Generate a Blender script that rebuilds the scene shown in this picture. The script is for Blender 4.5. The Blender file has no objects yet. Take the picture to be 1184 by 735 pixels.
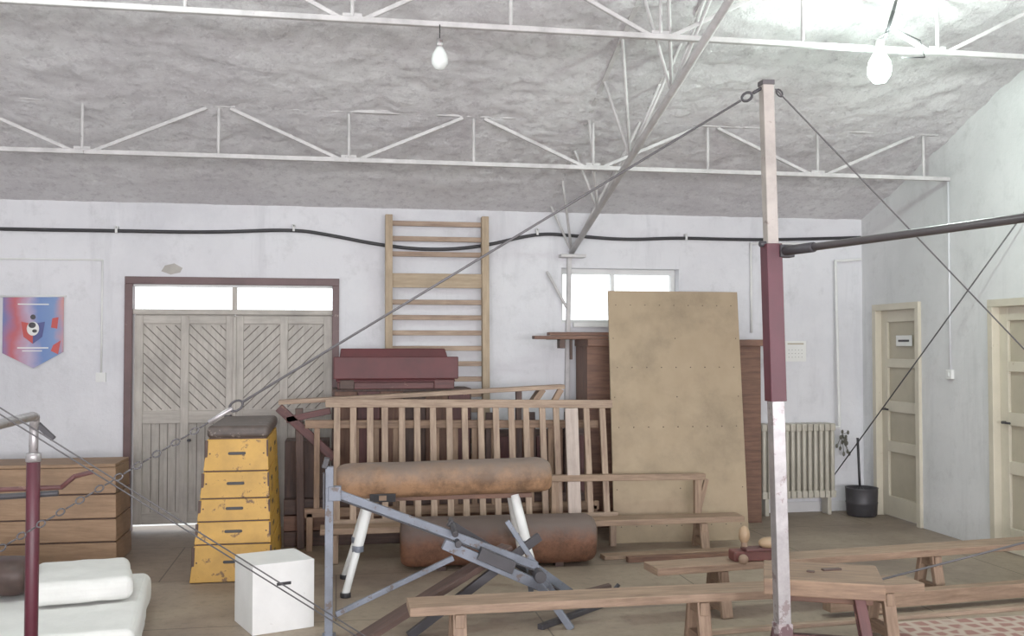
import bpy, bmesh, math, random
from mathutils import Vector, Matrix, noise
random.seed(7)
S=bpy.context.scene
S.view_settings.view_transform='Standard'
S.view_settings.look='None'
S.view_settings.gamma=1.12
# ------------------------------------------------------------ camera
cam=bpy.data.cameras.new("camera"); co=bpy.data.objects.new("camera",cam); S.collection.objects.link(co)
cam.sensor_width=36; cam.lens=1150/1184*36; cam.clip_start=.05
co.location=(0,0,1.62); co.rotation_euler=(math.pi/2+math.radians(1.62),0,-math.radians(9.96))
S.camera=co
# ------------------------------------------------------------ materials
def lin(c):
    return tuple(((x/255)/12.92 if x/255<=.04045 else ((x/255+.055)/1.055)**2.4) for x in c)+(1,)
def newmat(name):
    m=bpy.data.materials.new(name); m.use_nodes=True; nt=m.node_tree; b=nt.nodes["Principled BSDF"]; return m,nt,b
def N(nt,t,**k):
    n=nt.nodes.new(t)
    for a,v in k.items(): setattr(n,a,v)
    return n
def ramp(nt,src,c0,c1,p0=.3,p1=.7):
    r=N(nt,"ShaderNodeValToRGB"); r.color_ramp.elements[0].color=c0; r.color_ramp.elements[1].color=c1
    r.color_ramp.elements[0].position=p0; r.color_ramp.elements[1].position=p1
    nt.links.new(src,r.inputs[0]); return r.outputs[0]
def noisen(nt,vec,scale,detail=4,rough=.6):
    n=N(nt,"ShaderNodeTexNoise"); n.inputs["Scale"].default_value=scale; n.inputs["Detail"].default_value=detail; n.inputs["Roughness"].default_value=rough
    if vec: nt.links.new(vec,n.inputs["Vector"])
    return n.outputs["Fac"]
def mix(nt,a,b,f,mode='MIX'):
    m=N(nt,"ShaderNodeMix",data_type='RGBA',blend_type=mode)
    for i,v in ((6,a),(7,b)):
        if isinstance(v,tuple): m.inputs[i].default_value=v
        else: nt.links.new(v,m.inputs[i])
    if isinstance(f,(int,float)): m.inputs[0].default_value=f
    else: nt.links.new(f,m.inputs[0])
    return m.outputs[2]
def bump(nt,b,h,s,d=.02):
    n=N(nt,"ShaderNodeBump"); n.inputs["Strength"].default_value=s; n.inputs["Distance"].default_value=d
    nt.links.new(h,n.inputs["Height"]); nt.links.new(n.outputs[0],b.inputs["Normal"])
def wood(name,col,dark=None,rough=.65,grain=14,wear=None,wearpos=.62):
    m,nt,b=newmat(name)
    if dark is None: dark=tuple(int(x*.68) for x in col)
    tc=N(nt,"ShaderNodeTexCoord"); mp=N(nt,"ShaderNodeMapping"); mp.inputs["Scale"].default_value=(1.6,grain,1)
    nt.links.new(tc.outputs["UV"],mp.inputs[0])
    g=noisen(nt,mp.outputs[0],2.2,6,.65)
    c=ramp(nt,g,lin(dark),lin(col),.33,.62)
    bl=noisen(nt,tc.outputs["Object"],2.3,6,.65)
    lo=tuple(v*.55 for v in lin(col)[:3])+(1,)
    c=mix(nt,c,lo,ramp(nt,bl,(0,0,0,1),(.85,.85,.85,1),.46,.74))
    if wear:
        w=noisen(nt,tc.outputs["Object"],9,6,.7)
        c=mix(nt,c,lin(wear),ramp(nt,w,(0,0,0,1),(1,1,1,1),wearpos,wearpos+.06))
    nt.links.new(c,b.inputs["Base Color"]); b.inputs["Roughness"].default_value=rough
    bump(nt,b,g,.25,.004); return m
def paint(name,col,var=.82,rough=.5,metal=0,scale=4,wear=None,wearpos=.62,wscale=14,bs=.15):
    m,nt,b=newmat(name); tc=N(nt,"ShaderNodeTexCoord")
    n1=noisen(nt,tc.outputs["Object"],scale,6,.65)
    L=lin(col); D=tuple(v*var for v in L[:3])+(1,)
    c=ramp(nt,n1,D,L,.35,.6)
    if wear:
        w=noisen(nt,tc.outputs["Object"],wscale,6,.7)
        c=mix(nt,c,lin(wear),ramp(nt,w,(0,0,0,1),(1,1,1,1),wearpos,wearpos+.05))
    nt.links.new(c,b.inputs["Base Color"]); b.inputs["Roughness"].default_value=rough; b.inputs["Metallic"].default_value=metal
    n2=noisen(nt,tc.outputs["Object"],40,4,.6); bump(nt,b,n2,bs,.003); return m
def emis(name,col,s):
    m,nt,b=newmat(name); b.inputs["Emission Color"].default_value=lin(col); b.inputs["Emission Strength"].default_value=s; b.inputs["Base Color"].default_value=lin(col); return m

def plaster(name,col,dirt):
    m,nt,b=newmat(name); tc=N(nt,"ShaderNodeTexCoord")
    n1=noisen(nt,tc.outputs["Object"],.8,7,.65); c=ramp(nt,n1,lin(dirt),lin(col),.34,.56)
    n2=noisen(nt,tc.outputs["Object"],5,9,.72)
    c=mix(nt,c,lin(tuple(int(v*.84) for v in col)),ramp(nt,n2,(0,0,0,1),(.7,.7,.7,1),.54,.76))
    mp=N(nt,"ShaderNodeMapping"); mp.inputs["Scale"].default_value=(3,3,.35); nt.links.new(tc.outputs["Object"],mp.inputs[0])
    n4=noisen(nt,mp.outputs[0],1.6,6,.65); c=mix(nt,c,lin(tuple(int(v*.9) for v in dirt)),ramp(nt,n4,(0,0,0,1),(.45,.45,.45,1),.56,.72))
    nt.links.new(c,b.inputs["Base Color"]); b.inputs["Roughness"].default_value=.9
    n3=noisen(nt,tc.outputs["Object"],5,8,.62); bump(nt,b,n3,.4,.03); return m
M_wall=plaster("wall_plaster",(217,217,221),(202,202,207))
M_wallr=plaster("wall_plaster_side",(216,216,217),(203,204,205))
def ceilmat():
    m,nt,b=newmat("sprayed_ceiling"); tc=N(nt,"ShaderNodeTexCoord")
    n1=noisen(nt,tc.outputs["Object"],.9,8,.7); c=ramp(nt,n1,lin((220,216,219)),lin((238,236,237)),.38,.62)
    n2=noisen(nt,tc.outputs["Object"],13,9,.78); c=mix(nt,c,lin((186,180,184)),ramp(nt,n2,(0,0,0,1),(.75,.75,.75,1),.50,.68))
    n5=noisen(nt,tc.outputs["Object"],34,6,.7); c=mix(nt,c,lin((246,245,246)),ramp(nt,n5,(0,0,0,1),(.6,.6,.6,1),.56,.68))
    nt.links.new(c,b.inputs["Base Color"]); b.inputs["Roughness"].default_value=1
    n3=noisen(nt,tc.outputs["Object"],12,12,.78); bump(nt,b,n3,.8,.07); return m
M_ceil=ceilmat()
def floormat():
    m,nt,b=newmat("worn_floor"); tc=N(nt,"ShaderNodeTexCoord")
    n1=noisen(nt,tc.outputs["Object"],.8,8,.65); c=ramp(nt,n1,lin((118,103,92)),lin((158,143,124)),.35,.65)
    n2=noisen(nt,tc.outputs["Object"],16,8,.75); c=mix(nt,c,lin((98,85,75)),ramp(nt,n2,(0,0,0,1),(.6,.6,.6,1),.5,.72))
    br=N(nt,"ShaderNodeTexBrick"); br.inputs["Scale"].default_value=1; br.inputs["Brick Width"].default_value=2.4; br.inputs["Row Height"].default_value=1.2; br.inputs["Mortar Size"].default_value=.005
    nt.links.new(tc.outputs["Object"],br.inputs["Vector"])
    c=mix(nt,c,lin((92,80,70)),br.outputs["Fac"])
    nt.links.new(c,b.inputs["Base Color"]); b.inputs["Roughness"].default_value=.6
    bump(nt,b,n2,.2,.004); return m
M_floor=floormat()
M_truss=paint("truss_paint",(196,193,193),.75,.6,wear=(130,120,116),wearpos=.66,scale=6)
M_doorw=wood("grey_door_wood",(186,180,172),(164,157,149),.65)
M_groove=paint("groove_dark",(116,110,104),.8,.8)
M_marframe=paint("maroon_frame_paint",(96,70,70),.75,.5,wear=(140,120,110),wearpos=.66)
M_white=paint("white_paint",(225,226,224),.9,.5)
M_whitebox=paint("white_box_paint",(228,228,226),.92,.5,wear=(160,150,138),wearpos=.70)
M_tan=wood("tan_ladder_wood",(176,156,130),(146,126,102))
M_ladder=wood("pale_ladder_wood",(170,147,126),(128,104,88))
M_bench=wood("bench_wood",(158,132,110),(118,94,76))
M_trest=wood("trestle_wood",(150,122,98),(108,84,68))
M_brown=wood("brown_wood",(122,88,70),(86,60,50))
M_brownl=wood("box_brown_wood",(156,126,98),(130,102,76))
M_dark=wood("dark_wood",(90,68,60),(60,46,42))
M_maroon=paint("maroon_paint",(84,31,34),.75,.55)
M_marw=wood("maroon_wood",(100,58,56),(72,43,43),.6,wear=(150,116,98),wearpos=.62)
M_ply=wood("hardboard",(162,142,116),(154,134,108),.65,grain=2)
M_yellow=paint("yellow_paint",(200,152,62),.78,.5,wear=(112,80,44),wearpos=.58,wscale=10,scale=5)
M_leather_d=paint("dark_leather",(88,76,70),.6,.5,scale=8,wear=(136,124,116),wearpos=.60)
M_rollb=paint("dark_brown_leather",(74,56,50),.6,.5,scale=8)
def leather(name,side,dust,zmid):
    m,nt,b=newmat(name); tc=N(nt,"ShaderNodeTexCoord"); sp=N(nt,"ShaderNodeSeparateXYZ"); nt.links.new(tc.outputs["Object"],sp.inputs[0])
    n0=noisen(nt,tc.outputs["Object"],5,8,.7)
    ad=N(nt,"ShaderNodeMath",operation='MULTIPLY_ADD'); ad.inputs[1].default_value=.26; nt.links.new(n0,ad.inputs[0]); nt.links.new(sp.outputs[2],ad.inputs[2])
    c1=ramp(nt,noisen(nt,tc.outputs["Object"],6,9,.78),tuple(v*.42 for v in lin(side)[:3])+(1,),lin(side),.38,.58)
    mr=N(nt,"ShaderNodeMapRange"); mr.inputs[1].default_value=zmid+.11; mr.inputs[2].default_value=zmid+.24; nt.links.new(ad.outputs[0],mr.inputs[0])
    c=mix(nt,c1,lin(dust),mr.outputs[0])
    nt.links.new(c,b.inputs["Base Color"]); b.inputs["Roughness"].default_value=.68
    bump(nt,b,noisen(nt,tc.outputs["Object"],30,6,.7),.3,.006); return m
M_leather=leather("worn_leather",(156,118,86),(116,100,90),.72)
M_leather2=leather("brown_leather",(122,82,60),(98,84,78),.20)
M_steel=paint("bluegrey_steel",(120,126,138),.65,.45,metal=.2,wear=(90,80,76),wearpos=.58)
M_steeld=paint("dark_steel",(66,64,68),.7,.5,metal=.2)
M_chrome=paint("scratched_metal",(176,172,173),.7,.35,metal=.55,wear=(136,124,124),wearpos=.58,scale=10)
M_bar=paint("bar_steel",(98,94,96),.7,.4,metal=.5)
M_wire=paint("wire_steel",(92,90,92),.8,.5,metal=.3)
M_black=paint("black_rubber",(40,39,42),.8,.5)
M_rad=paint("radiator_enamel",(184,178,164),.85,.4)
M_cream=paint("cream_door_paint",(200,192,174),.9,.45,wear=(175,165,145),wearpos=.66)
M_creamd=paint("cream_door_recess_shade",(176,167,148),.9,.5)  # darker copy of the door cream, shade of the recessed panels put into the colour
M_foam=paint("foam_cloth",(226,226,222),.92,.9,scale=6,bs=.6)
M_paper=paint("paper",(225,225,222),.95,.8)
M_rope=paint("ochre_plastic",(150,120,50),.8,.6)
M_red=paint("worn_red_paint",(108,62,56),.75,.6,wear=(90,60,54),wearpos=.55)
M_ballw=wood("ball_wood",(176,148,116),(148,120,92),.5)
M_plant=paint("dry_plant",(96,94,84),.7,.8)
def glassm():
    m,nt,b=newmat("window_glass"); nt.nodes.remove(b); o=[n for n in nt.nodes if n.type=='OUTPUT_MATERIAL'][0]
    t=N(nt,"ShaderNodeBsdfTransparent"); g=N(nt,"ShaderNodeBsdfGlossy"); g.inputs["Roughness"].default_value=.05; mx=N(nt,"ShaderNodeMixShader"); mx.inputs[0].default_value=.06
    nt.links.new(t.outputs[0],mx.inputs[1]); nt.links.new(g.outputs[0],mx.inputs[2]); nt.links.new(mx.outputs[0],o.inputs[0]); return m
M_glass=glassm()
M_bulboff=paint("bulb_frosted",(232,236,234),.95,.2)
M_bulbon=emis("bulb_lit",(215,255,235),25)
# ------------------------------------------------------------ builder
class B:
    def __init__(s,name):
        s.name=name; s.bm=bmesh.new(); s.uv=s.bm.loops.layers.uv.new("UVMap"); s.mats=[]
    def mi(s,m):
        if m not in s.mats: s.mats.append(m)
        return s.mats.index(m)
    def hexa(s,v,m,axes=None):
        vs=[s.bm.verts.new(p) for p in v]; mi=s.mi(m)
        P=[Vector(p) for p in v]
        ex=(P[1]-P[0]); ey=(P[3]-P[0]); ez=(P[4]-P[0])
        A=sorted([ex,ey,ez],key=lambda a:-a.length); A=[a.normalized() for a in A]
        off=Vector((random.random()*9,random.random()*9))
        for f in ((3,2,1,0),(4,5,6,7),(0,1,5,4),(1,2,6,5),(2,3,7,6),(3,0,4,7)):
            try: F=s.bm.faces.new([vs[i] for i in f])
            except ValueError: continue
            F.material_index=mi; F.normal_update(); n=F.normal
            dots=[abs(n.dot(a)) for a in A]; k=dots.index(max(dots)); uvax=[a for i,a in enumerate(A) if i!=k]
            for l in F.loops:
                l[s.uv].uv=(l.vert.co.dot(uvax[0])+off.x,l.vert.co.dot(uvax[1])+off.y)
    def box(s,x0,x1,y0,y1,z0,z1,m):
        s.hexa([(x0,y0,z0),(x1,y0,z0),(x1,y1,z0),(x0,y1,z0),(x0,y0,z1),(x1,y0,z1),(x1,y1,z1),(x0,y1,z1)],m)
    def obox(s,c,size,m,rz=0,rx=0,ry=0):
        M=Matrix.Translation(c)@Matrix.Rotation(rz,4,'Z')@Matrix.Rotation(ry,4,'Y')@Matrix.Rotation(rx,4,'X')
        a,b_,c_=[q/2 for q in size]
        s.hexa([M@Vector(p) for p in ((-a,-b_,-c_),(a,-b_,-c_),(a,b_,-c_),(-a,b_,-c_),(-a,-b_,c_),(a,-b_,c_),(a,b_,c_),(-a,b_,c_))],m)
    def beam(s,p0,p1,w,h,m,up=(0,0,1)):
        p0=Vector(p0);p1=Vector(p1);d=(p1-p0).normalized(); up=Vector(up)
        if abs(d.dot(up))>.97: up=Vector((0,1,0))
        sd=d.cross(up).normalized(); u=sd.cross(d).normalized(); a=sd*w/2; b_=u*h/2
        s.hexa([p0-a-b_,p1-a-b_,p1+a-b_,p0+a-b_,p0-a+b_,p1-a+b_,p1+a+b_,p0+a+b_],m)
    def cyl(s,p0,p1,r,m,r1=None,seg=12,cap=True):
        p0=Vector(p0);p1=Vector(p1);d=(p1-p0); L=d.length; d=d.normalized(); r1=r if r1 is None else r1
        t=Vector((0,0,1)) if abs(d.z)<.9 else Vector((1,0,0)); a=d.cross(t).normalized(); b_=d.cross(a)
        mi=s.mi(m); R0=[];R1=[]
        for i in range(seg):
            an=2*math.pi*i/seg; v=a*math.cos(an)+b_*math.sin(an)
            R0.append(s.bm.verts.new(p0+v*r)); R1.append(s.bm.verts.new(p1+v*r1))
        off=random.random()*9
        for i in range(seg):
            j=(i+1)%seg
            F=s.bm.faces.new((R0[i],R0[j],R1[j],R1[i])); F.material_index=mi; F.smooth=True
            for l,uvv in zip(F.loops,((0,i),(0,i+1),(L,i+1),(L,i))): l[s.uv].uv=(uvv[0]+off,uvv[1]*2*math.pi*r/seg+off)
        if cap:
            for r_,rev in ((R0,True),(R1,False)):
                F=s.bm.faces.new(list(reversed(r_)) if rev else r_); F.material_index=mi
    def tube(s,pts,r,m,seg=10):
        for a,b_ in zip(pts[:-1],pts[1:]): s.cyl(a,b_,r,m,seg=seg)
        for p in pts[1:-1]: s.ball(p,(r,r,r),m,10,6)
    def ball(s,c,r,m,seg=20,ring=12,rot=None):
        M=Matrix.Translation(c)@(rot or Matrix.Identity(4))@Matrix.Diagonal((r[0],r[1],r[2],1))
        ret=bmesh.ops.create_uvsphere(s.bm,u_segments=seg,v_segments=ring,radius=1,matrix=M); mi=s.mi(m)
        for v in ret['verts']:
            for f in v.link_faces: f.material_index=mi; f.smooth=True
    def lathe(s,c,prof,m,seg=20,axis=Vector((0,0,1))):
        axis=axis.normalized(); t=Vector((1,0,0)) if abs(axis.x)<.9 else Vector((0,1,0)); a=axis.cross(t).normalized(); b_=axis.cross(a); c=Vector(c)
        rows=[[s.bm.verts.new(c+axis*z+(a*math.cos(2*math.pi*i/seg)+b_*math.sin(2*math.pi*i/seg))*max(r,.0005)) for i in range(seg)] for r,z in prof]
        mi=s.mi(m)
        for q in range(len(rows)-1):
            for i in range(seg):
                j=(i+1)%seg; F=s.bm.faces.new((rows[q][i],rows[q][j],rows[q+1][j],rows[q+1][i])); F.material_index=mi; F.smooth=True
        F=s.bm.faces.new(list(reversed(rows[0]))); F.material_index=mi
        F=s.bm.faces.new(rows[-1]); F.material_index=mi
    def loft(s,p0,p1,ry,rz,m,n=40,seg=32,endr=.09,flat=.25):
        p0=Vector(p0);p1=Vector(p1);d=(p1-p0);L=d.length;d=d.normalized(); sd=d.cross(Vector((0,0,1))).normalized(); up=sd.cross(d)
        rows=[];mi=s.mi(m)
        for k in range(n+1):
            t=(1-math.cos(math.pi*k/n))/2*L
            e=min(t,L-t)
            sc=1 if e>=endr else math.sqrt(max(0,1-((endr-e)/endr)**2))*.30+.70 if e>0 else .58
            row=[]
            for i in range(seg):
                an=2*math.pi*i/seg; cx=math.cos(an); cz=math.sin(an)
                ex=.72; x=math.copysign(abs(cx)**ex,cx); z=math.copysign(abs(cz)**ex,cz)
                if z<0: z*=(1-flat); x*=.93
                w=1+.03*noise.noise(Vector((t*4,cx*1.5,cz*1.5)))
                row.append(s.bm.verts.new(p0+d*t+sd*x*ry*sc*w+up*z*rz*sc*w))
            rows.append(row)
        for k in range(n):
            for i in range(seg):
                j=(i+1)%seg; F=s.bm.faces.new((rows[k][i],rows[k][j],rows[k+1][j],rows[k+1][i])); F.material_index=mi; F.smooth=True
        for r_ in (rows[0],rows[-1]):
            F=s.bm.faces.new(r_); F.material_index=mi; F.smooth=True
    def poly(s,pts,thick,m,nrm):
        nrm=Vector(nrm); mi=s.mi(m)
        a=[s.bm.verts.new(Vector(p)) for p in pts]; b_=[s.bm.verts.new(Vector(p)+nrm*thick) for p in pts]
        F=s.bm.faces.new(a);F.material_index=mi;F=s.bm.faces.new(list(reversed(b_)));F.material_index=mi
        for i in range(len(a)):
            j=(i+1)%len(a); F=s.bm.faces.new((a[j],a[i],b_[i],b_[j]));F.material_index=mi
    def done(s,bev=.004,seg=2,origin=None):
        bmesh.ops.recalc_face_normals(s.bm,faces=s.bm.faces)
        me=bpy.data.meshes.new(s.name); s.bm.to_mesh(me); s.bm.free()
        for m in s.mats: me.materials.append(m)
        ob=bpy.data.objects.new(s.name,me); S.collection.objects.link(ob)
        if bev:
            bv=ob.modifiers.new("bevel",'BEVEL'); bv.width=bev; bv.segments=seg; bv.limit_method='ANGLE'; bv.angle_limit=math.radians(50)
        return ob
V=Vector
# ------------------------------------------------------------ room
XL,XR,YF,YB=-4.2,5.15,-4.15,9.15
H=2.88; SL=.352; YR=2.5; ZR=H+SL*(YB-YR)
def ceilz(y): return H+SL*(YB-y) if y>=YR else ZR-SL*(YR-y)
b=B("floor"); b.box(XL-.3,XR+.3,YF-.3,YB+.3,-.12,0,M_floor); b.done(0)
b=B("wall_back")
y0,y1=YB,YB+.26
b.box(XL-.3,-1.82,y0,y1,0,H+.25,M_wall); b.box(-1.82,.01,y0,y1,2.22,H+.25,M_wall)
b.box(.01,2.08,y0,y1,0,H+.25,M_wall); b.box(2.08,3.24,y0,y1,0,1.84,M_wall); b.box(2.08,3.24,y0,y1,2.36,H+.25,M_wall)
b.box(3.24,XR+.3,y0,y1,0,H+.25,M_wall); b.done(0)
def sidewall(name,x0,x1,ops,m):
    b=B(name); ys=YF
    for (a,c,z) in ops:
        b.box(x0,x1,ys,a,0,2.88,m); b.box(x0,x1,a,c,z,2.88,m); ys=c
    b.box(x0,x1,ys,YB,0,2.88,m)
    b.poly([(x0,YF,2.88),(x0,YB,2.88),(x0,YR,ZR+.1)],x1-x0,m,(1,0,0)); b.done(0)
sidewall("wall_right",XR,XR+.25,[(6.33,7.18,1.99),(8.14,8.92,2.02)],M_wallr)
sidewall("wall_left",XL-.25,XL,[],M_wall)
b=B("wall_front"); y0,y1=YF-.25,YF
wins=[(-3.6,-1.9),(-1.2,.5),(1.2,2.9),(3.3,4.8)]
b.box(XL-.3,XR+.3,y0,y1,0,.9,M_wall); b.box(XL-.3,XR+.3,y0,y1,2.4,H+.2,M_wall)
xs=XL-.3
for a,c in wins: b.box(xs,a,y0,y1,.9,2.4,M_wall); xs=c
b.box(xs,XR+.3,y0,y1,.9,2.4,M_wall); b.done(0)
def ceiling():
    bm=bmesh.new()
    ys=[]; y=YB+.02
    while y>2.9: ys.append(y); y-=.03
    while y>YF-.02: ys.append(y); y-=.3
    ys.append(YF-.02)
    n=300
    xs=[XL-.02+i*(XR-XL+.04)/n for i in range(n+1)]
    rows=[]
    for y in ys:
        r=[]; damp=min(1,.2+max(0,YB-.1-y)*1.6)
        for x in xs:
            p=V((x,y,0))
            d=noise.noise(p*1.1)*.025+abs(noise.noise(p*2.6))*.03+noise.noise(p*5)*.016+abs(noise.noise(p*9+V((5,0,0))))*.024+abs(noise.noise(p*17))*.016+noise.noise(p*30)*.006
            r.append(bm.verts.new((x,y,ceilz(y)-d*damp+.02*damp)))
        rows.append(r)
    for a,c in zip(rows[:-1],rows[1:]):
        for i in range(len(xs)-1):
            f=bm.faces.new((a[i],a[i+1],c[i+1],c[i])); f.smooth=True
    me=bpy.data.meshes.new("ceiling"); bm.to_mesh(me); bm.free(); me.materials.append(M_ceil)
    ob=bpy.data.objects.new("ceiling",me); S.collection.objects.link(ob)
ceiling()
b=B("roof_slab")
b.hexa([(XL-.3,YB+.3,ceilz(YB+.3)+.22),(XR+.3,YB+.3,ceilz(YB+.3)+.22),(XR+.3,YR,ZR+.22),(XL-.3,YR,ZR+.22),(XL-.3,YB+.3,ceilz(YB+.3)+.32),(XR+.3,YB+.3,ceilz(YB+.3)+.32),(XR+.3,YR,ZR+.32),(XL-.3,YR,ZR+.32)],M_ceil)
b.hexa([(XL-.3,YR,ZR+.22),(XR+.3,YR,ZR+.22),(XR+.3,YF-.3,ceilz(YF-.3)+.22),(XL-.3,YF-.3,ceilz(YF-.3)+.22),(XL-.3,YR,ZR+.32),(XR+.3,YR,ZR+.32),(XR+.3,YF-.3,ceilz(YF-.3)+.32),(XL-.3,YF-.3,ceilz(YF-.3)+.32)],M_ceil)
b.done(0)
# ------------------------------------------------------------ trusses
nodes=[-3.78+1.93*i for i in range(5)]
def purlin(y,zb,zt,name="lattice_purlin"):
    b=B(name); xl=XL+.005; xr=XR-.005
    b.beam((xl,y,zb),(xr,y,zb),.04,.034,M_truss); b.beam((xl,y,zt+.02),(xr,y,zt+.02),.04,.03,M_truss)
    x=nodes[0]-.965
    while x<XR:
        if x>XL: b.cyl((x,y,zb),(x,y,zt),.012,M_truss,seg=8)
        x+=.965
    for n in nodes:
        for s_ in (-1,1):
            xe=n+s_*.88
            if XL<xe<XR: b.beam((n+s_*.06,y,zb),(xe,y,zt),.026,.026,M_truss)
        b.box(n-.06,n+.06,y-.006,y+.006,zb-.012,zb+.04,M_truss)
    b.done(.003,1)
purlin(7.69,3.045,3.405); purlin(6.0,3.58,3.995); purlin(4.3,4.16,4.59)
b=B("rafter_truss"); X0=2.17
def bz(y): return 2.5+(9.12-y)*.277
def tz(y): return ceilz(y)+.02
Y0,Y1=9.12,2.6
b.cyl((X0,Y0,bz(Y0)),(X0,Y1,bz(Y1)),.026,M_truss)
for sx in (-.22,.22):
    b.beam((X0+sx,Y0,tz(Y0)),(X0+sx,Y1,tz(Y1)),.035,.035,M_truss)
y=Y0-.02
while y-.9>Y1:
    for sx in (-.22,.22):
        b.cyl((X0,y,bz(y)),(X0+sx,y-.06,tz(y-.06)),.012,M_truss,seg=8)
        b.cyl((X0,y,bz(y)),(X0+sx,y-.55,tz(y-.55)),.012,M_truss,seg=8)
    y-=.95
b.box(X0-.12,X0+.12,9.03,9.145,2.45,2.48,M_truss)
b.done(.003,1)
b=B("steel_support_post"); b.beam((2.10,9.12,0),(2.15,9.12,2.45),.04,.045,M_truss); b.cyl((2.12,9.10,1.98),(1.93,9.10,2.32),.014,M_truss,seg=8); b.done()
# ------------------------------------------------------------ double door
b=B("door_double")
yd=9.15
for (x0,x1,z0,z1) in ((-1.83,-1.765,0,2.165),(-.045,.015,0,2.165),(-1.83,.015,2.165,2.23)):
    b.box(x0,x1,yd-.03,yd+.10,z0,z1,M_marframe)
b.box(-1.765,-.045,yd+.0,yd+.08,1.90,1.945,M_doorw); b.box(-.925,-.885,yd+.005,yd+.075,1.945,2.145,M_doorw); b.box(-1.765,-.045,yd+.01,yd+.08,2.145,2.165,M_white)
b.box(-1.765,-.925,yd+.04,yd+.046,1.945,2.145,M_glass); b.box(-.885,-.045,yd+.04,yd+.046,1.945,2.145,M_glass)
for (x0,x1,sg,zb) in ((-1.755,-.902,1,.06),(-.9,-.045,-1,.005)):
    xm=(x0+x1)/2
    b.box(x0,x1,yd+.045,yd+.06,zb,1.90,M_doorw)
    for a,c in ((x0,x0+.075),(xm-.035,xm+.035),(x1-.075,x1)): b.box(a,c,yd+.02,yd+.045,zb,1.89,M_doorw)
    for z0,z1 in ((zb,.16),(.94,1.05),(1.82,1.89)):
        for a,c in ((x0+.075,xm-.035),(xm+.035,x1-.075)): b.box(a,c,yd+.02,yd+.045,z0,z1,M_doorw)
    for a,c in ((x0+.075,xm-.035),(xm+.035,x1-.075)):
        z0,z1=1.05,1.82; w=c-a; k=z0-w
        while k<z1+w:
            f=lambda x:(k+(x-a)) if sg<0 else (k+(c-x))
            n_=12; seg_=[(a+w*i/n_,f(a+w*i/n_)) for i in range(n_+1)]
            seg_=[q for q in seg_ if z0<=q[1]<=z1]
            if len(seg_)>1:
                b.beam((seg_[0][0],yd+.043,seg_[0][1]),(seg_[-1][0],yd+.043,seg_[-1][1]),.007,.008,M_groove,up=(0,0,1))
            k+=.085
        x=a+.07
        while x<c-.02:
            b.box(x-.003,x+.003,yd+.040,yd+.046,.16,.94,M_groove); x+=.07
b.box(-.915,-.885,yd+.0,yd+.03,.03,1.88,M_doorw)
b.box(-1.30,-1.27,yd-.01,yd+.03,.78,.8,M_steeld); b.cyl((-.93,yd-.04,1.0),(-.93,yd+.02,1.0),.012,M_steeld); b.box(-.98,-.92,yd-.045,yd-.03,.99,1.01,M_steeld)
b.done(.003,1)
b=B("outside_paving"); b.box(-6,8,9.47,16,-.12,-.01,paint("pale_concrete",(225,225,222),.95,.9)); b.done(0)
# ------------------------------------------------------------ window
b=B("window_1"); y=9.27
for (x0,x1,z0,z1) in ((2.08,2.12,1.87,2.31),(3.2,3.24,1.87,2.31),(2.08,3.24,1.84,1.87),(2.08,3.24,2.31,2.36),(2.60,2.63,1.87,2.31)): b.box(x0,x1,y,y+.06,z0,z1,M_white)
b.box(2.12,3.20,y+.03,y+.035,1.87,2.31,M_glass); b.box(2.19,3.3,9.11,9.27,1.80,1.84,M_white); b.done()
for i,(a,c) in enumerate(wins):
    b=B("window_%d"%(i+2)); y=YF-.15
    for (x0,x1,z0,z1) in ((a,a+.06,.96,2.34),(c-.06,c,.96,2.34),(a,c,.9,.96),(a,c,2.34,2.4),((a+c)/2-.03,(a+c)/2+.03,.96,2.34)): b.box(x0,x1,y,y+.06,z0,z1,M_white)
    b.done()
# ------------------------------------------------------------ right wall doors
def rdoor(name,y0,y1,z1,sign=False):
    b=B(name); x=XR
    for (a,c,z0,zz) in ((y0,y0+.06,0,z1-.06),(y1-.06,y1,0,z1-.06),(y0,y1,z1-.06,z1)): b.box(x-.03,x+.12,a,c,z0,zz,M_cream)
    b.box(x+.06,x+.08,y0+.06,y1-.06,.01,z1-.06,M_creamd)
    a,c=y0+.06,y1-.06
    for p,q in ((a,a+.1),(c-.1,c)): b.box(x+.035,x+.06,p,q,.01,z1-.06,M_cream)
    for z0,zz in ((.01,.2),(.62,.72),(1.0,1.1),(1.42,1.5),(z1-.17,z1-.06)): b.box(x+.035,x+.06,a+.1,c-.1,z0,zz,M_cream)
    if sign: b.box(x+.03,x+.036,y0+.2,y1-.32,1.62,1.72,M_paper); b.box(x+.027,x+.031,y0+.24,y1-.36,1.66,1.68,M_steeld)
    b.cyl((x+.0,c-.06,1.02),(x+.05,c-.06,1.02),.012,M_steeld); b.cyl((x+.0,c-.06,1.02),(x+.0,c-.16,1.02),.009,M_steeld)
    b.done(.003,1)
rdoor("door_1",8.14,8.92,2.02,True); rdoor("door_2",6.33,7.18,1.99)
b=B("light_switch"); b.box(5.12,5.15,7.66,7.74,1.34,1.42,M_white); b.box(5.112,5.12,7.685,7.715,1.36,1.4,M_white); b.done()
b=B("trim_1"); b.cyl((5.14,7.70,1.42),(5.14,7.70,3.03),.009,M_wall,seg=8); b.done(0)
b=B("trim_2"); b.tube([(XL,9.14,2.37),(-2.02,9.14,2.37),(-2.02,9.14,1.38)],.008,M_white,8); b.box(-2.06,-1.98,9.12,9.15,1.31,1.39,M_white); b.done(0)
b=B("trim_3"); b.tube([(3.97,9.13,1.75),(3.97,9.13,2.62),(5.12,9.13,2.64)],.012,M_white,8); b.done(0)
b=B("baseboard_back"); b.box(.02,5.15,9.13,9.15,0,.10,M_wallr); b.box(XL,-1.84,9.13,9.15,0,.1,M_wallr); b.done()
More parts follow.
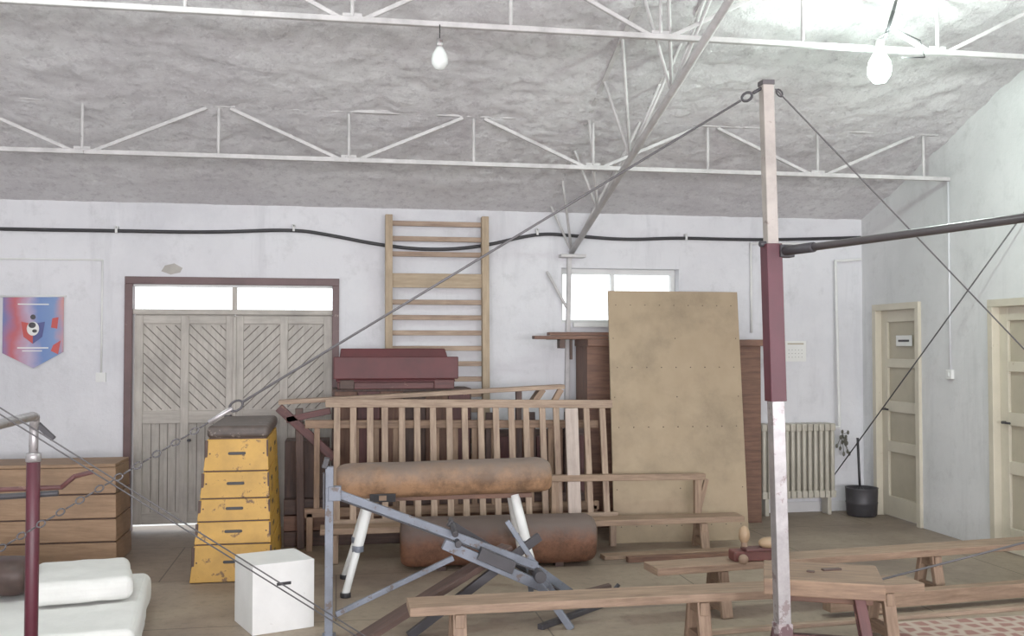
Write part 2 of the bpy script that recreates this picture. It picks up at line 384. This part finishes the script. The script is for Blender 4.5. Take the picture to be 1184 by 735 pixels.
# ------------------------------------------------------------ black cable
cu=bpy.data.curves.new("power_cable",'CURVE'); cu.dimensions='3D'; sp=cu.splines.new('NURBS')
pts=[(-4.19,2.63),(-2.86,2.62),(-1.9,2.625),(-1.1,2.625),(-.39,2.67),(-.05,2.62),(.35,2.545),(.8,2.50),(1.3,2.535),(1.84,2.68),(2.2,2.66),(2.7,2.63),(3.2,2.66),(3.7,2.655),(4.3,2.66),(5.12,2.70)]
sp.points.add(len(pts)-1)
for i,(x,z) in enumerate(pts): sp.points[i].co=(x,9.115,z,1)
sp.use_endpoint_u=True; sp.order_u=3; cu.bevel_depth=.016; cu.materials.append(M_black)
S.collection.objects.link(bpy.data.objects.new("power_cable",cu))
b=B("cable_clip")
for x,z in ((-1.9,2.635),(-.39,2.68),(1.84,2.69),(3.3,2.67)): b.cyl((x,9.148,z+.02),(x,9.09,z+.02),.014,M_white); b.box(x-.01,x+.01,9.09,9.12,z-.03,z+.03,M_white)
b.done()
b=B("plaster_patch"); b.poly([(-1.53,9.148,2.28),(-1.45,9.148,2.25),(-1.37,9.148,2.27),(-1.35,9.148,2.31),(-1.42,9.148,2.35),(-1.5,9.148,2.33)],.003,plaster("patch_plaster",(176,172,166),(140,134,128)),(0,-1,0)); b.done(0)
# ------------------------------------------------------------ pennant
def pennmat():
    m,nt,bb=newmat("pennant_print"); tc=N(nt,"ShaderNodeTexCoord"); sp=N(nt,"ShaderNodeSeparateXYZ"); nt.links.new(tc.outputs["Object"],sp.inputs[0])
    n=noisen(nt,tc.outputs["Object"],4,3); ad=N(nt,"ShaderNodeMath",operation='MULTIPLY_ADD'); ad.inputs[1].default_value=.2; nt.links.new(n,ad.inputs[0]); nt.links.new(sp.outputs[0],ad.inputs[2])
    mr=N(nt,"ShaderNodeMapRange"); mr.inputs[1].default_value=-2.74; mr.inputs[2].default_value=-2.2; nt.links.new(ad.outputs[0],mr.inputs[0])
    r=N(nt,"ShaderNodeValToRGB"); nt.links.new(mr.outputs[0],r.inputs[0]); e=r.color_ramp.elements
    e[0].position=0; e[0].color=lin((104,116,166)); e[1].position=1; e[1].color=lin((206,140,126))
    for p,c in ((.2,(180,92,98)),(.42,(176,160,186)),(.6,(104,130,182)),(.82,(116,142,186))):
        x=e.new(p); x.color=lin(c)
    nt.links.new(r.outputs[0],bb.inputs["Base Color"]); bb.inputs["Roughness"].default_value=.7; return m
b=B("pennant_banner"); Mp=pennmat()
b.poly([(-2.82,9.135,2.04),(-2.33,9.135,2.05),(-2.33,9.135,1.57),(-2.57,9.135,1.43),(-2.82,9.135,1.56)],.006,Mp,(0,-1,0))
b.cyl((-2.84,9.13,2.045),(-2.31,9.13,2.052),.008,M_white)
Mbl=paint("emblem_blue",(66,72,128),.9); Mrd=paint("emblem_red",(186,70,66),.9)
b.poly([(-2.67,9.126,1.83),(-2.575,9.126,1.81),(-2.575,9.126,1.64),(-2.65,9.126,1.70)],.003,Mrd,(0,-1,0))
b.poly([(-2.575,9.126,1.81),(-2.48,9.126,1.83),(-2.50,9.126,1.70),(-2.575,9.126,1.64)],.003,Mbl,(0,-1,0))
b.ball((-2.575,9.122,1.77),(.05,.004,.06),M_paper); b.ball((-2.58,9.118,1.80),(.03,.003,.025),M_steeld); b.ball((-2.56,9.118,1.75),(.02,.003,.015),M_steeld); b.cyl((-2.575,9.124,1.87),(-2.575,9.120,1.87),.022,M_steeld)
b.poly([(-2.41,9.127,1.63),(-2.35,9.127,1.67),(-2.37,9.127,1.55),(-2.43,9.127,1.58)],.002,Mrd,(0,-1,0))
b.poly([(-2.42,9.127,1.86),(-2.37,9.127,1.87),(-2.38,9.127,1.77),(-2.43,9.127,1.78)],.002,Mrd,(0,-1,0))
b.box(-2.70,-2.45,9.126,9.128,1.60,1.61,M_paper); b.box(-2.66,-2.50,9.126,9.128,1.575,1.583,M_paper)
b.box(-2.70,-2.45,9.126,9.128,1.975,1.985,M_paper); b.done(0)
# ------------------------------------------------------------ wall bars
b=B("swedish_ladder")
for x in (.455,1.335): b.beam((x,8.93,0),(x,9.06,2.81),.065,.09,M_tan,up=(0,1,0))
zs=[2.74,2.60,2.46,2.02,1.88,1.74,1.60,1.46,1.32,1.18,1.04,.9,.76,.62,.48,.34,.2]
for z in zs: b.beam((.45,8.97+.045*z,z),(1.34,8.97+.045*z,z),.035,.045,M_ladder)
b.box(.45,1.34,9.02,9.04,2.15,2.28,M_tan); b.done()
# ------------------------------------------------------------ cabinet behind board
b=B("storage_cupboard")
b.box(2.2,3.85,8.65,9.07,.0,1.62,M_brown); b.box(2.19,4.03,8.58,9.08,1.62,1.68,M_brown)
for x in (2.6,3.02,3.44): b.box(x-.006,x+.006,8.64,8.65,.05,1.55,M_dark)
b.done()
b=B("plank_stack")
for i,(x0,x1,z,yy) in enumerate([(1.72,2.5,1.697,8.7),(1.86,2.8,1.73,8.72),(1.9,2.3,1.695,8.95)]): b.box(x0,x1,yy-.06,yy+.06,z-.015,z+.015,M_brown)
b.box(1.95,2.0,8.64,8.76,1.60,1.68,M_dark); b.cyl((2.06,8.68,1.68),(2.06,8.68,1.5),.014,M_dark)
b.done()
b=B("hanging_pulley")
b.box(3.90,4.0,8.54,8.575,1.5,1.62,M_dark); b.cyl((3.93,8.55,1.6),(3.93,8.55,1.46),.02,M_rope); b.ball((3.93,8.55,1.44),(.035,.02,.04),M_rope); b.cyl((3.99,8.55,1.6),(3.99,8.55,1.45),.012,M_dark); b.box(3.96,4.02,8.53,8.57,1.42,1.47,M_rope)
b.done()
b=B("hardboard_panel")
bl,br,tl,tr=V((2.25,7.95,0)),V((3.41,7.92,0)),V((2.36,8.52,2.11)),V((3.57,8.52,2.11)); th=V((0,.02,0))
b.hexa([bl,br,br+th,bl+th,tl,tr,tr+th,tl+th],M_ply)
for row in (.06,.44,.68,.94):
    for i in range(9):
        u=(i+.5)/9; p=bl.lerp(br,u).lerp(tl.lerp(tr,u),row); b.cyl(p+V((0,-.002,0)),p+V((0,.01,0)),.005,M_dark,seg=8)
for row in (.2,.56,.8):
    for u in (.03,.5,.97):
        p=bl.lerp(br,u).lerp(tl.lerp(tr,u),row); b.cyl(p+V((0,-.002,0)),p+V((0,.01,0)),.005,M_dark,seg=8)
b.done(.002,1)
b=B("paper_calendar"); b.box(4.32,4.54,9.135,9.148,1.47,1.67,M_paper)
b.box(4.345,4.515,9.134,9.136,1.635,1.65,M_creamd)
for i in range(3):
    for j in range(5): b.box(4.355+j*.034,4.363+j*.034,9.134,9.136,1.51+i*.035,1.515+i*.035,M_groove)
b.done(.0)
# ------------------------------------------------------------ radiator
b=B("cast_iron_radiator")
n=13; x0,x1=3.98,4.74; w=(x1-x0)/n
for i in range(n):
    xc=x0+w*(i+.5)
    for yy in (8.95,9.02,9.08):
        b.cyl((xc,yy,.2),(xc,yy,.84),w*.34,M_rad,seg=10)
    b.obox((xc,9.015,.84),(w*.86,.18,.07),M_rad); b.obox((xc,9.015,.2),(w*.86,.18,.07),M_rad)
for xx in (x0+.06,x1-.06): b.box(xx-.02,xx+.02,8.95,9.08,0,.18,M_rad)
b.tube([(x1-.02,9.05,.83),(4.84,9.05,.83),(4.84,9.1,2.46),(5.12,9.1,2.48)],.014,M_white); b.tube([(x1-.02,9.05,.2),(4.80,9.05,.2)],.014,M_rad)
b.done(.008,2)
b=B("waste_bin"); b.lathe((4.95,8.84,0),[(.125,0),(.14,.02),(.145,.12),(.15,.13),(.145,.14),(.15,.26),(.155,.27),(.14,.27),(.13,.1)],M_steeld,24); b.done(0)
b=B("toilet_brush"); b.cyl((4.95,8.86,.11),(4.93,8.87,.74),.012,M_black); b.ball((4.95,8.86,.2),(.04,.04,.08),M_black); b.done(0)
b=B("dried_plant_sprig")
for i in range(16):
    a=random.random()*6.28; r=.02+random.random()*.05; z=.50+random.random()*.30
    b.cyl((4.84,9.0,.76),(4.84+r*math.cos(a),8.98+r*.5*math.sin(a),z),.003,M_plant,seg=6); b.ball((4.84+r*math.cos(a),8.98+r*.5*math.sin(a),z),(.014,.006,.022),M_plant,8,6)
b.done(0)
# ------------------------------------------------------------ yellow vaulting box
b=B("vaulting_box")
def vb(z): t=z/1.0; return (-.985+.10*t,-.435-.045*t,7.10+.10*t,8.30-.08*t)
zs=[0,.255,.41,.565,.75,.975]
def frus(b,f,z0,z1,m,ins=0):
    a=f(z0);c=f(z1)
    b.hexa([(a[0]+ins,a[2]+ins,z0),(a[1]-ins,a[2]+ins,z0),(a[1]-ins,a[3]-ins,z0),(a[0]+ins,a[3]-ins,z0),(c[0]+ins,c[2]+ins,z1),(c[1]-ins,c[2]+ins,z1),(c[1]-ins,c[3]-ins,z1),(c[0]+ins,c[3]-ins,z1)],m)
for z0,z1 in zip(zs[:-1],zs[1:]):
    frus(b,vb,z0+.006,z1-.004,M_yellow); zc=(z0+z1)/2+.01; f=vb(zc); xc=(f[0]+f[1])/2
    frus(b,vb,z1-.008,z1+.008,M_dark,.012)
    b.obox((xc,f[2]+.004,zc),(.10,.012,.022),M_black,rx=-.1)
    for s_ in (-1,1): b.cyl((xc+s_*.05,f[2]-.002,zc),(xc+s_*.05,f[2]+.01,zc),.011,M_black,seg=12)
    for yy in (7.45,7.95): b.obox((f[1]-.003,yy,zc),(.012,.12,.03),M_black)
    for s_ in (f[0]+.03,f[1]-.03):
        b.cyl((s_,f[2]-.004,zc),(s_,f[2]+.01,zc),.006,M_dark,seg=8)
    b.beam((f[0]+.004,f[2]-.002,z0+.01),(f[0]+.008,f[2]+.004,z1-.01),.02,.006,M_dark,up=(0,1,0))
    b.beam((f[1]-.004,f[2]-.002,z0+.01),(f[1]-.006,f[2]+.004,z1-.01),.012,.006,M_dark,up=(0,1,0))
b.done(.006,2)
ob=bpy.data.objects["vaulting_box"]
b=B("leather_top"); f=vb(1.0); b.box(f[0]-.005,f[1]+.01,f[2]-.01,f[3],.978,1.065,M_leather_d); o2=b.done(.03,4); o2.parent=ob
b=B("vaulting_box")
def lb(z): return (-3.7+.05*z,-1.60-.03*z,7.80+.05*z,8.35-.05*z)
for z0,z1 in ((0,.17),(.175,.34),(.345,.52),(.525,.72)): frus(b,lb,z0+.003,z1-.003,M_brownl); frus(b,lb,z1-.004,z1+.006,M_dark,.012)
frus(b,lb,.72,.745,M_brownl)
b.done(.005)
# ------------------------------------------------------------ foam mats
def softmat(name,c,size,rz,bev):
    b=B(name); b.obox(c,size,M_foam,rz=rz); o=b.done(bev,5)
    sb=o.modifiers.new("sub",'SUBSURF'); sb.subdivision_type='SIMPLE'; sb.levels=4; sb.render_levels=4
    tx=bpy.data.textures.new(name+"_folds",'CLOUDS'); tx.noise_scale=.35
    dp=o.modifiers.new("folds",'DISPLACE'); dp.texture=tx; dp.strength=.035; dp.mid_level=.5; dp.texture_coords='GLOBAL'
    for p in o.data.polygons: p.use_smooth=True
softmat("foam_mat",(-1.93,5.80,.11),(1.75,1.35,.20),.12,.05)
softmat("foam_mat",(-1.42,6.05,.285),(.52,.62,.13),.22,.05)
b=B("leather_roll"); b.loft((-2.75,6.10,.325),(-1.70,6.05,.325),.15,.105,M_rollb,flat=0); b.done(0)
# ------------------------------------------------------------ white box stool
b=B("white_wooden_box"); M=Matrix.Translation((-.357,6.01,0))@Matrix.Rotation(math.radians(21),4,'Z')
b.obox((-.357,6.01,.195),(.36,.36,.39),M_whitebox,rz=math.radians(21))
p=M@V((.0,-.181,.27)); b.obox(p,(.085,.006,.018),M_black,rz=math.radians(21)); b.done(.008)
# ------------------------------------------------------------ horse on legs
b=B("vaulting_horse")
b.loft((0.0,6.8,.695),(1.45,6.8,.715),.175,.132,M_leather)
b.box(.12,1.32,6.72,6.88,.585,.615,M_brown)
b.obox((.30,6.635,.62),(.17,.012,.055),M_black,rx=.2); b.obox((.30,6.627,.62),(.05,.004,.035),M_bench,rx=.2)
for tx,fx in ((.22,.06),(1.2,1.33)):
    for ty,fy in ((6.74,6.56),(6.86,7.08)):
        b.cyl((tx,ty,.6),((tx+fx)/2,(ty+fy)/2,.3),.034,M_white,seg=14); b.cyl(((tx+fx)/2,(ty+fy)/2,.3),(fx,fy,.02),.025,M_white,seg=14); b.cyl((fx,fy,0),(fx,fy,.03),.035,M_black)
        b.cyl(((tx+fx)/2,(ty+fy)/2,.31),((tx+fx)/2,(ty+fy)/2,.27),.038,M_steel)
b.done(.004)
b=B("vaulting_horse"); b.loft((.46,7.33,.19),(1.90,7.29,.19),.18,.175,M_leather2,flat=0)
for x in (.75,1.62): b.box(x-.03,x+.03,7.2,7.4,.0,.03,M_dark)
b.done(0)
# ------------------------------------------------------------ steel trestle frame
b=B("steel_trestle_frame"); st=M_steel
b.beam((-.04,5.66,0.0),(-.04,5.66,.95),.045,.045,st); b.box(-.075,0,5.61,5.71,.0,.02,st); b.obox((-.06,5.66,.97),(.03,.05,.06),M_steeld,ry=.3)
b.beam((-.07,5.63,.92),(-.07,5.63,.72),.012,.03,M_steeld)
b.obox((-.01,5.66,.80),(.07,.055,.08),M_steel)
b.beam((-.02,5.70,.80),(1.15,5.72,.34),.03,.05,st); b.beam((-.02,5.68,.776),(1.15,5.70,.316),.045,.008,M_steeld); b.beam((1.1,5.72,.36),(1.56,6.0,.0),.03,.05,st)
b.beam((0,5.66,.13),(.66,5.70,.41),.025,.03,st)
b.beam((.08,5.40,.03),(1.0,5.85,.43),.11,.035,M_dark); b.beam((.40,5.62,.0),(1.18,5.78,.5),.03,.05,M_steeld)
b.beam((.60,5.66,.50),(1.2,5.68,.22),.05,.06,M_steel); b.obox((.90,5.64,.40),(.22,.06,.07),M_steeld,ry=.43)
b.beam((.64,5.76,.60),(1.5,6.1,.02),.03,.04,M_steeld)
b.cyl((.68,5.62,.5),(.68,5.85,.5),.02,M_steeld); b.cyl((1.15,5.6,.3),(1.15,5.9,.3),.035,M_steeld); b.cyl((.66,5.6,.56),(.66,5.85,.6),.018,M_steeld)
b.beam((1.12,5.68,.30),(1.33,5.6,.0),.03,.04,st); b.beam((1.12,5.8,.32),(1.2,6.1,.0),.03,.04,st); b.beam((1.1,5.72,.13),(1.6,5.74,.15),.03,.045,M_steeld)
b.beam((1.28,5.72,.14),(1.6,5.74,.2),.05,.03,M_dark); b.cyl((1.56,5.7,.13),(1.64,5.7,.22),.012,M_steeld)
b.beam((.98,5.75,.6),(1.28,5.72,.14),.02,.03,M_steel)
b.beam((1.15,5.62,.015),(1.75,6.15,.015),.04,.03,M_steeld)
b.done(.003)
# ------------------------------------------------------------ benches
def bench(name,p0,p1,w,z,legs,m=M_bench,th=.045,rail=False):
    b=B(name); p0=V((p0[0],p0[1],z-th/2)); p1=V((p1[0],p1[1],z-th/2)); d=(p1-p0).normalized(); sd=V((-d.y,d.x,0)); yaw=math.atan2(d.y,d.x)
    b.beam(p0,p1,w,th,m)
    for t in legs:
        c=p0.lerp(p1,t); c.z=0
        hw=w*.5
        for s_ in (-1,1): b.beam(c+sd*s_*(hw+.01),c+sd*s_*(hw-.05)+V((0,0,z-th)),.07,.035,m,up=sd)
        b.obox(c+V((0,0,z-th-.04)),(.05,w*.9,.07),m,rz=yaw); b.obox(c+V((0,0,.06)),(.045,w*.9,.06),m,rz=yaw)
    return b.done(.005)
bench("gym_bench",(.36,5.10),(3.18,5.13),.22,.32,(.09,.55,.93))
bench("gym_bench",(1.84,5.72),(5.0,6.08),.20,.32,(.14,.62,.93))
bench("gym_bench",(-.12,7.66),(3.22,7.66),.20,.26,(.03,.5,.9))
bench("balance_beam",(2.9,5.60),(5.05,5.80),.09,.12,(.15,.85),th=.09)
b=B("floor_batten"); b.beam((2.0,5.36,.012),(4.95,5.60,.012),.05,.024,M_ladder); b.done()
b=B("loose_planks"); b.beam((2.0,7.40,.015),(3.15,7.45,.015),.12,.03,M_bench); b.beam((2.15,7.25,.02),(3.0,7.28,.02),.06,.04,M_brown); b.beam((2.5,6.9,.015),(3.4,7.25,.015),.08,.03,M_ladder); b.done()
# ------------------------------------------------------------ stack of ladders
def sideladder(name,x0,x1,zb,zt,yb,yt,n,m,rw=.05,drop=.03):
    b=B(name); P=lambda x,z:V((x,yb+(yt-yb)*(z-zb)/(zt-zb),z))
    b.beam(P(x0,zb),P(x1,zb),.05,.07,m); b.beam(P(x0,zt),P(x1,zt-drop),.05,.065,m)
    for i in range(n):
        x=x0+.09+(x1-x0-.18)*i/(n-1)+random.uniform(-.006,.006); b.beam(P(x,zb),P(x,zt-.01-drop*i/n),rw,.028,m,up=(0,1,0))
    for sx in (x0+.04,x1-.04): b.beam((sx,yb,0),(sx,yb,zb),.05,.05,m)
    return b.done()
sideladder("ladder_frame",-.09,2.25,.24,1.17,7.86,8.02,18,M_ladder)
sideladder("ladder_frame",-.25,2.15,.30,1.00,8.08,8.10,15,M_trest,.045)
b=B("wooden_bench_seat")
b.beam((-.46,8.22,1.17),(1.88,8.22,1.28),.16,.035,M_ladder); b.beam((1.70,8.22,1.26),(1.60,8.22,1.12),.14,.05,M_bench); b.beam((1.85,8.16,1.26),(1.78,8.16,1.14),.04,.05,M_bench)
b.beam((-.46,8.18,1.13),(-.02,8.18,.72),.05,.07,M_marw); b.beam((-.40,8.18,1.03),(-.05,8.18,1.10),.05,.05,M_marw); b.beam((-.30,8.20,1.12),(-.28,8.20,.0),.06,.06,M_dark)
b.beam((1.5,8.22,1.25),(1.5,8.22,0),.05,.05,M_dark)
b.done()
b=B("wooden_crate")
for i in range(6):
    b.box(-.02+i*.19,.165+i*.19,8.42,8.45,.04,1.24,(M_brown,M_marw,M_brown,M_dark)[i%4])
b.box(-.04,1.13,8.45,8.86,0,1.26,M_dark); b.done()
b=B("board_stack")
for i in range(9):
    x=1.18+i*.115; hh=.95+.12*math.sin(i*2.1)
    b.obox((x,8.4+.02*(i%3),hh/2),(.10,.03,hh),(M_brown,M_dark,M_marw)[i%3],rx=-.03,ry=.02*math.sin(i))
b.box(1.2,2.15,8.5,8.55,0,.9,M_dark)
b.done()
b=B("stacked_beams")
for k,(z,yy,m) in enumerate(((.06,8.32,M_dark),(.19,8.3,M_brown),(.32,8.31,M_dark))): b.box(-.42,2.1,yy-.05,yy+.05,z-.06,z+.06,m)
b.box(-.42,-.06,8.38,8.7,.0,.84,M_dark); b.done()
b=B("red_bench_box")
z0=1.262
b.hexa([(-.01,8.32,z0+.06),(.98,8.32,z0+.06),(.98,8.72,z0+.06),(-.01,8.72,z0+.06),(.03,8.42,1.60),(.90,8.42,1.60),(.90,8.68,1.60),(.03,8.68,1.60)],M_maroon)
b.box(-.03,1.0,8.29,8.32,z0+.085,z0+.27,M_maroon); b.box(.0,.97,8.35,8.70,z0,z0+.06,M_marw); b.box(.02,.14,8.32,8.35,z0-.0,z0+.08,M_dark); b.box(.80,.97,8.32,8.35,z0,z0+.08,M_marw)
b.done(.008)
b=B("pale_plank"); b.beam((1.885,7.78,.0),(1.86,7.83,1.12),.105,.02,wood("pale_plank_wood",(190,174,164),(168,152,143)),up=(0,1,0)); b.done()
b=B("low_balance_beam"); b.beam((1.62,7.82,.565),(2.98,7.82,.55),.07,.05,M_bench); b.beam((2.92,7.82,.53),(2.92,7.82,.0),.06,.05,M_bench); b.beam((1.72,7.82,.54),(1.72,7.82,.0),.06,.05,M_bench); b.beam((2.93,7.82,.28),(3.0,7.82,.53),.03,.04,M_bench); b.done()
# ------------------------------------------------------------ trestle stool
b=B("wooden_trestle"); rz=math.radians(-24); c=V((2.305,4.50,0)); M=Matrix.Translation(c)@Matrix.Rotation(rz,4,'Z')
b.obox(c+V((0,0,.495)),(.54,.42,.075),M_trest,rz=rz); b.obox(c+V((0,0,.43)),(.46,.14,.06),M_brown,rz=rz)
b.obox(M@V((.05,.05,.536)),(.10,.03,.012),M_dark,rz=rz+.5); b.obox(M@V((-.05,-.02,.536)),(.04,.02,.01),M_dark,rz=rz-.3)
for sx in (-1,1):
    for sy in (-1,1): b.beam(M@V((sx*.16,sy*.08,.46)),M@V((sx*.24,sy*.20,0)),.07,.05,M_marw,up=M.to_3x3()@V((1,0,0)))
    b.beam(M@V((sx*.21,-.15,.18)),M@V((sx*.21,.15,.18)),.04,.06,M_marw)
b.beam(M@V((-.2,0,.2)),M@V((.2,0,.2)),.04,.06,M_marw); b.done(.006)
b=B("wooden_hand_grip")
b.box(2.36,2.60,5.70,5.80,.322,.385,M_red); b.box(2.42,2.66,5.66,5.76,.385,.405,M_marw)
b.cyl((2.44,5.74,.39),(2.44,5.74,.44),.02,M_bench); b.ball((2.44,5.74,.475),(.034,.034,.055),M_ballw); b.ball((2.58,5.70,.43),(.065,.05,.035),M_ballw); b.ball((2.40,5.66,.345),(.03,.03,.03),M_bench)
b.done(.008)
def rugmat():
    m,nt,bb=newmat("patterned_rug"); tc=N(nt,"ShaderNodeTexCoord"); v=N(nt,"ShaderNodeTexVoronoi",feature='DISTANCE_TO_EDGE'); v.inputs["Scale"].default_value=10; v.inputs["Randomness"].default_value=.5
    nt.links.new(tc.outputs["Object"],v.inputs["Vector"]); c=ramp(nt,v.outputs[0],lin((178,160,146)),lin((146,106,98)),.12,.24)
    nt.links.new(c,bb.inputs["Base Color"]); bb.inputs["Roughness"].default_value=.95; return m
b=B("floor_rug"); b.box(3.02,5.05,3.6,5.38,0.0,.012,rugmat()); b.done(.003)
# ------------------------------------------------------------ high bar
b=B("high_bar")
M_ladp=paint("post_beige",(172,164,157),.75,.45,metal=.1,scale=8,wear=(130,118,112),wearpos=.60); M_marw2=paint("post_foot_paint",(96,70,74),.7,.5,wear=(150,140,140),wearpos=.5)
M_post=paint("maroon_sleeve",(82,28,42),.75,.45)
def post(px,py,lean):
    b0=V((px+lean,py,0)); t=V((px,py,2.70)); P=lambda z:b0.lerp(t,z/2.7)
    b.beam(P(.5),P(1.45),.052,.052,M_chrome); b.beam(P(1.40),P(2.03),.066,.066,M_post); b.beam(P(2.03),P(2.68),.046,.046,M_ladp)
    b.beam(P(2.67),P(2.69),.052,.052,M_bar); b.obox(P(0)+V((0,0,.01)),(.3,.3,.02),M_steeld); b.beam(P(0.02),P(.52),.062,.062,M_marw2)
    b.obox(P(2.0)+V((.05,-.02,0)),(.06,.05,.05),M_steeld); b.cyl(P(2.0)+V((-.05,0,.03)),P(2.0)+V((.0,0,.03)),.012,M_steeld)
    return P
PA=post(1.70,3.75,.065); PB=post(2.24,1.38,.05)
b.cyl((1.76,3.74,2.0),(2.28,1.38,2.0),.0145,M_bar,seg=14); b.cyl((1.75,3.74,2.0),(1.80,3.55,2.0),.020,M_steeld)
A=V((1.68,3.75,2.66)); E=V((-2.64,3.97,0))
L=lambda t:A.lerp(E,t)
b.cyl(L(0),L(.008),.008,M_steeld,seg=6); b.cyl(L(.02),L(.47),.0055,M_wire,seg=6)
def link(b,p,d,r,tr,flip,m):
    d=d.normalized(); s_=d.cross(V((0,0,1))).normalized(); u=s_.cross(d) 
    a=s_ if flip else u; n=10; pts=[p+d*math.cos(2*math.pi*i/n)*r*1.5+a*math.sin(2*math.pi*i/n)*r for i in range(n+1)]
    for q,w in zip(pts[:-1],pts[1:]): b.cyl(q,w,tr,m,seg=6,cap=False)
dd=E-A
link(b,L(.014),dd,.016,.006,False,M_steeld); link(b,L(.475),dd,.018,.005,False,M_steeld); b.cyl(L(.478),L(.498),.009,M_chrome)
t=.502; i=0
while t<.97: link(b,L(t),dd,.011,.0035,i%2==0,M_wire); t+=.0078; i+=1
b.cyl(L(.97),E,.006,M_steeld); b.cyl(E,E+V((0,0,.03)),.04,M_steeld)
b.cyl((1.74,3.75,2.66),(5.1,4.5,0.0),.004,M_wire,seg=6); link(b,V((1.76,3.755,2.645)),V((1,.2,-.78)),.012,.004,False,M_steeld)
b.cyl((2.28,1.38,2.66),(5.1,2.0,0),.004,M_wire,seg=6)
b.done(.003,1)
b=B("steel_guy_wire"); b.cyl((4.76,9.1,.30),(5.13,6.45,2.86),.006,M_wire,seg=6); b.done(0)
b=B("steel_guy_wire"); b.cyl((2.76,4.98,.335),(5.12,5.02,.78),.006,M_wire,seg=6); b.done(0)
b=B("steel_guy_wire"); b.cyl((-4.19,4.0,3.38),(.82,4.0,0),.003,M_wire,seg=6); b.cyl((-4.19,4.03,3.34),(.78,4.03,0),.003,M_wire,seg=6); b.done(0)
# ------------------------------------------------------------ parallel bars
b=B("parallel_bars")
for x in (-1.345,-1.85):
    for yy in (4.8,2.9):
        b.cyl((x,yy,.0),(x,yy,1.12),.029,M_post,seg=14); b.cyl((x,yy,1.12),(x,yy,1.27),.02,M_chrome,seg=12); b.box(x-.05,x+.05,yy-.06,yy+.06,0,.04,M_steeld)
        b.cyl((x,yy,1.10),(x,yy,1.14),.034,M_chrome)
    b.tube([(x,4.8,1.25),(x+.01,4.78,1.30),(x+.02,4.70,1.31),(x+.05,2.7,1.31)],.021,M_chrome,12)
    b.beam((x,4.85,.04),(x,2.8,.04),.07,.05,M_steeld)
b.beam((-1.85,4.85,.04),(-1.345,4.85,.04),.07,.05,M_steeld)
b.beam((-1.33,4.8,1.27),(-1.26,4.8,1.20),.02,.025,M_steeld)
b.tube([(-1.85,4.82,.97),(-1.23,4.82,.98),(-1.17,4.80,1.03),(-1.09,4.80,1.05)],.011,M_marw); b.tube([(-1.7,4.85,.93),(-1.25,4.85,.95)],.014,M_steeld)
b.done(.003,1)
# ------------------------------------------------------------ bulbs
def bulb(name,x,y,ztop,zc,m,s_=1.0):
    b=B(name); b.cyl((x,y,ztop),(x,y,zc+.13*s_),.004,M_black,seg=6); b.cyl((x,y,zc+.135*s_),(x,y,zc+.075*s_),.022*s_,M_chrome)
    b.lathe((x,y,zc),[(.001,-.075*s_),(.03*s_,-.068*s_),(.052*s_,-.035*s_),(.056*s_,-.005*s_),(.05*s_,.03*s_),(.033*s_,.06*s_),(.023*s_,.08*s_)],m,20); b.done(0)
bulb("light_bulb",.60,5.94,3.56,3.35,M_bulboff,.9); bulb("light_bulb",3.47,5.92,3.57,3.43,M_bulbon,1.35); bulb("light_bulb",-1.72,5.0,4.2,3.37,M_bulbon,1.1)
b=B("bulb_guard_wire")
b.tube([(3.45,5.9,3.62),(3.55,5.88,3.68),(3.75,5.9,3.62),(3.8,5.93,3.52),(3.62,5.9,3.50)],.004,M_black,6); b.tube([(3.50,5.9,3.62),(3.56,5.9,3.8),(3.62,5.95,3.92)],.012,M_black,6); b.done(0)
def plight(x,y,z,e,c):
    l=bpy.data.lights.new("bulb_glow",'POINT'); l.energy=e; l.color=c; l.shadow_soft_size=.07; o=bpy.data.objects.new("bulb_glow",l); o.location=(x,y,z); S.collection.objects.link(o)
plight(3.47,5.78,3.50,95,(.82,1,.89)); plight(-1.72,4.88,3.45,80,(.88,1,.94))
# ------------------------------------------------------------ daylight
for i,(a,c) in enumerate(wins):
    l=bpy.data.lights.new("window_daylight",'AREA'); l.shape='RECTANGLE'; l.size=c-a; l.size_y=1.5; l.energy=205; l.color=(.985,.97,1)
    o=bpy.data.objects.new("window_daylight",l); o.location=((a+c)/2,YF+.02,1.65); o.rotation_euler=(math.radians(113),0,0); S.collection.objects.link(o)
w=bpy.data.worlds.new("overcast"); S.world=w; w.use_nodes=True; w.node_tree.nodes["Background"].inputs[0].default_value=(.93,.97,1,1); w.node_tree.nodes["Background"].inputs[1].default_value=2.2
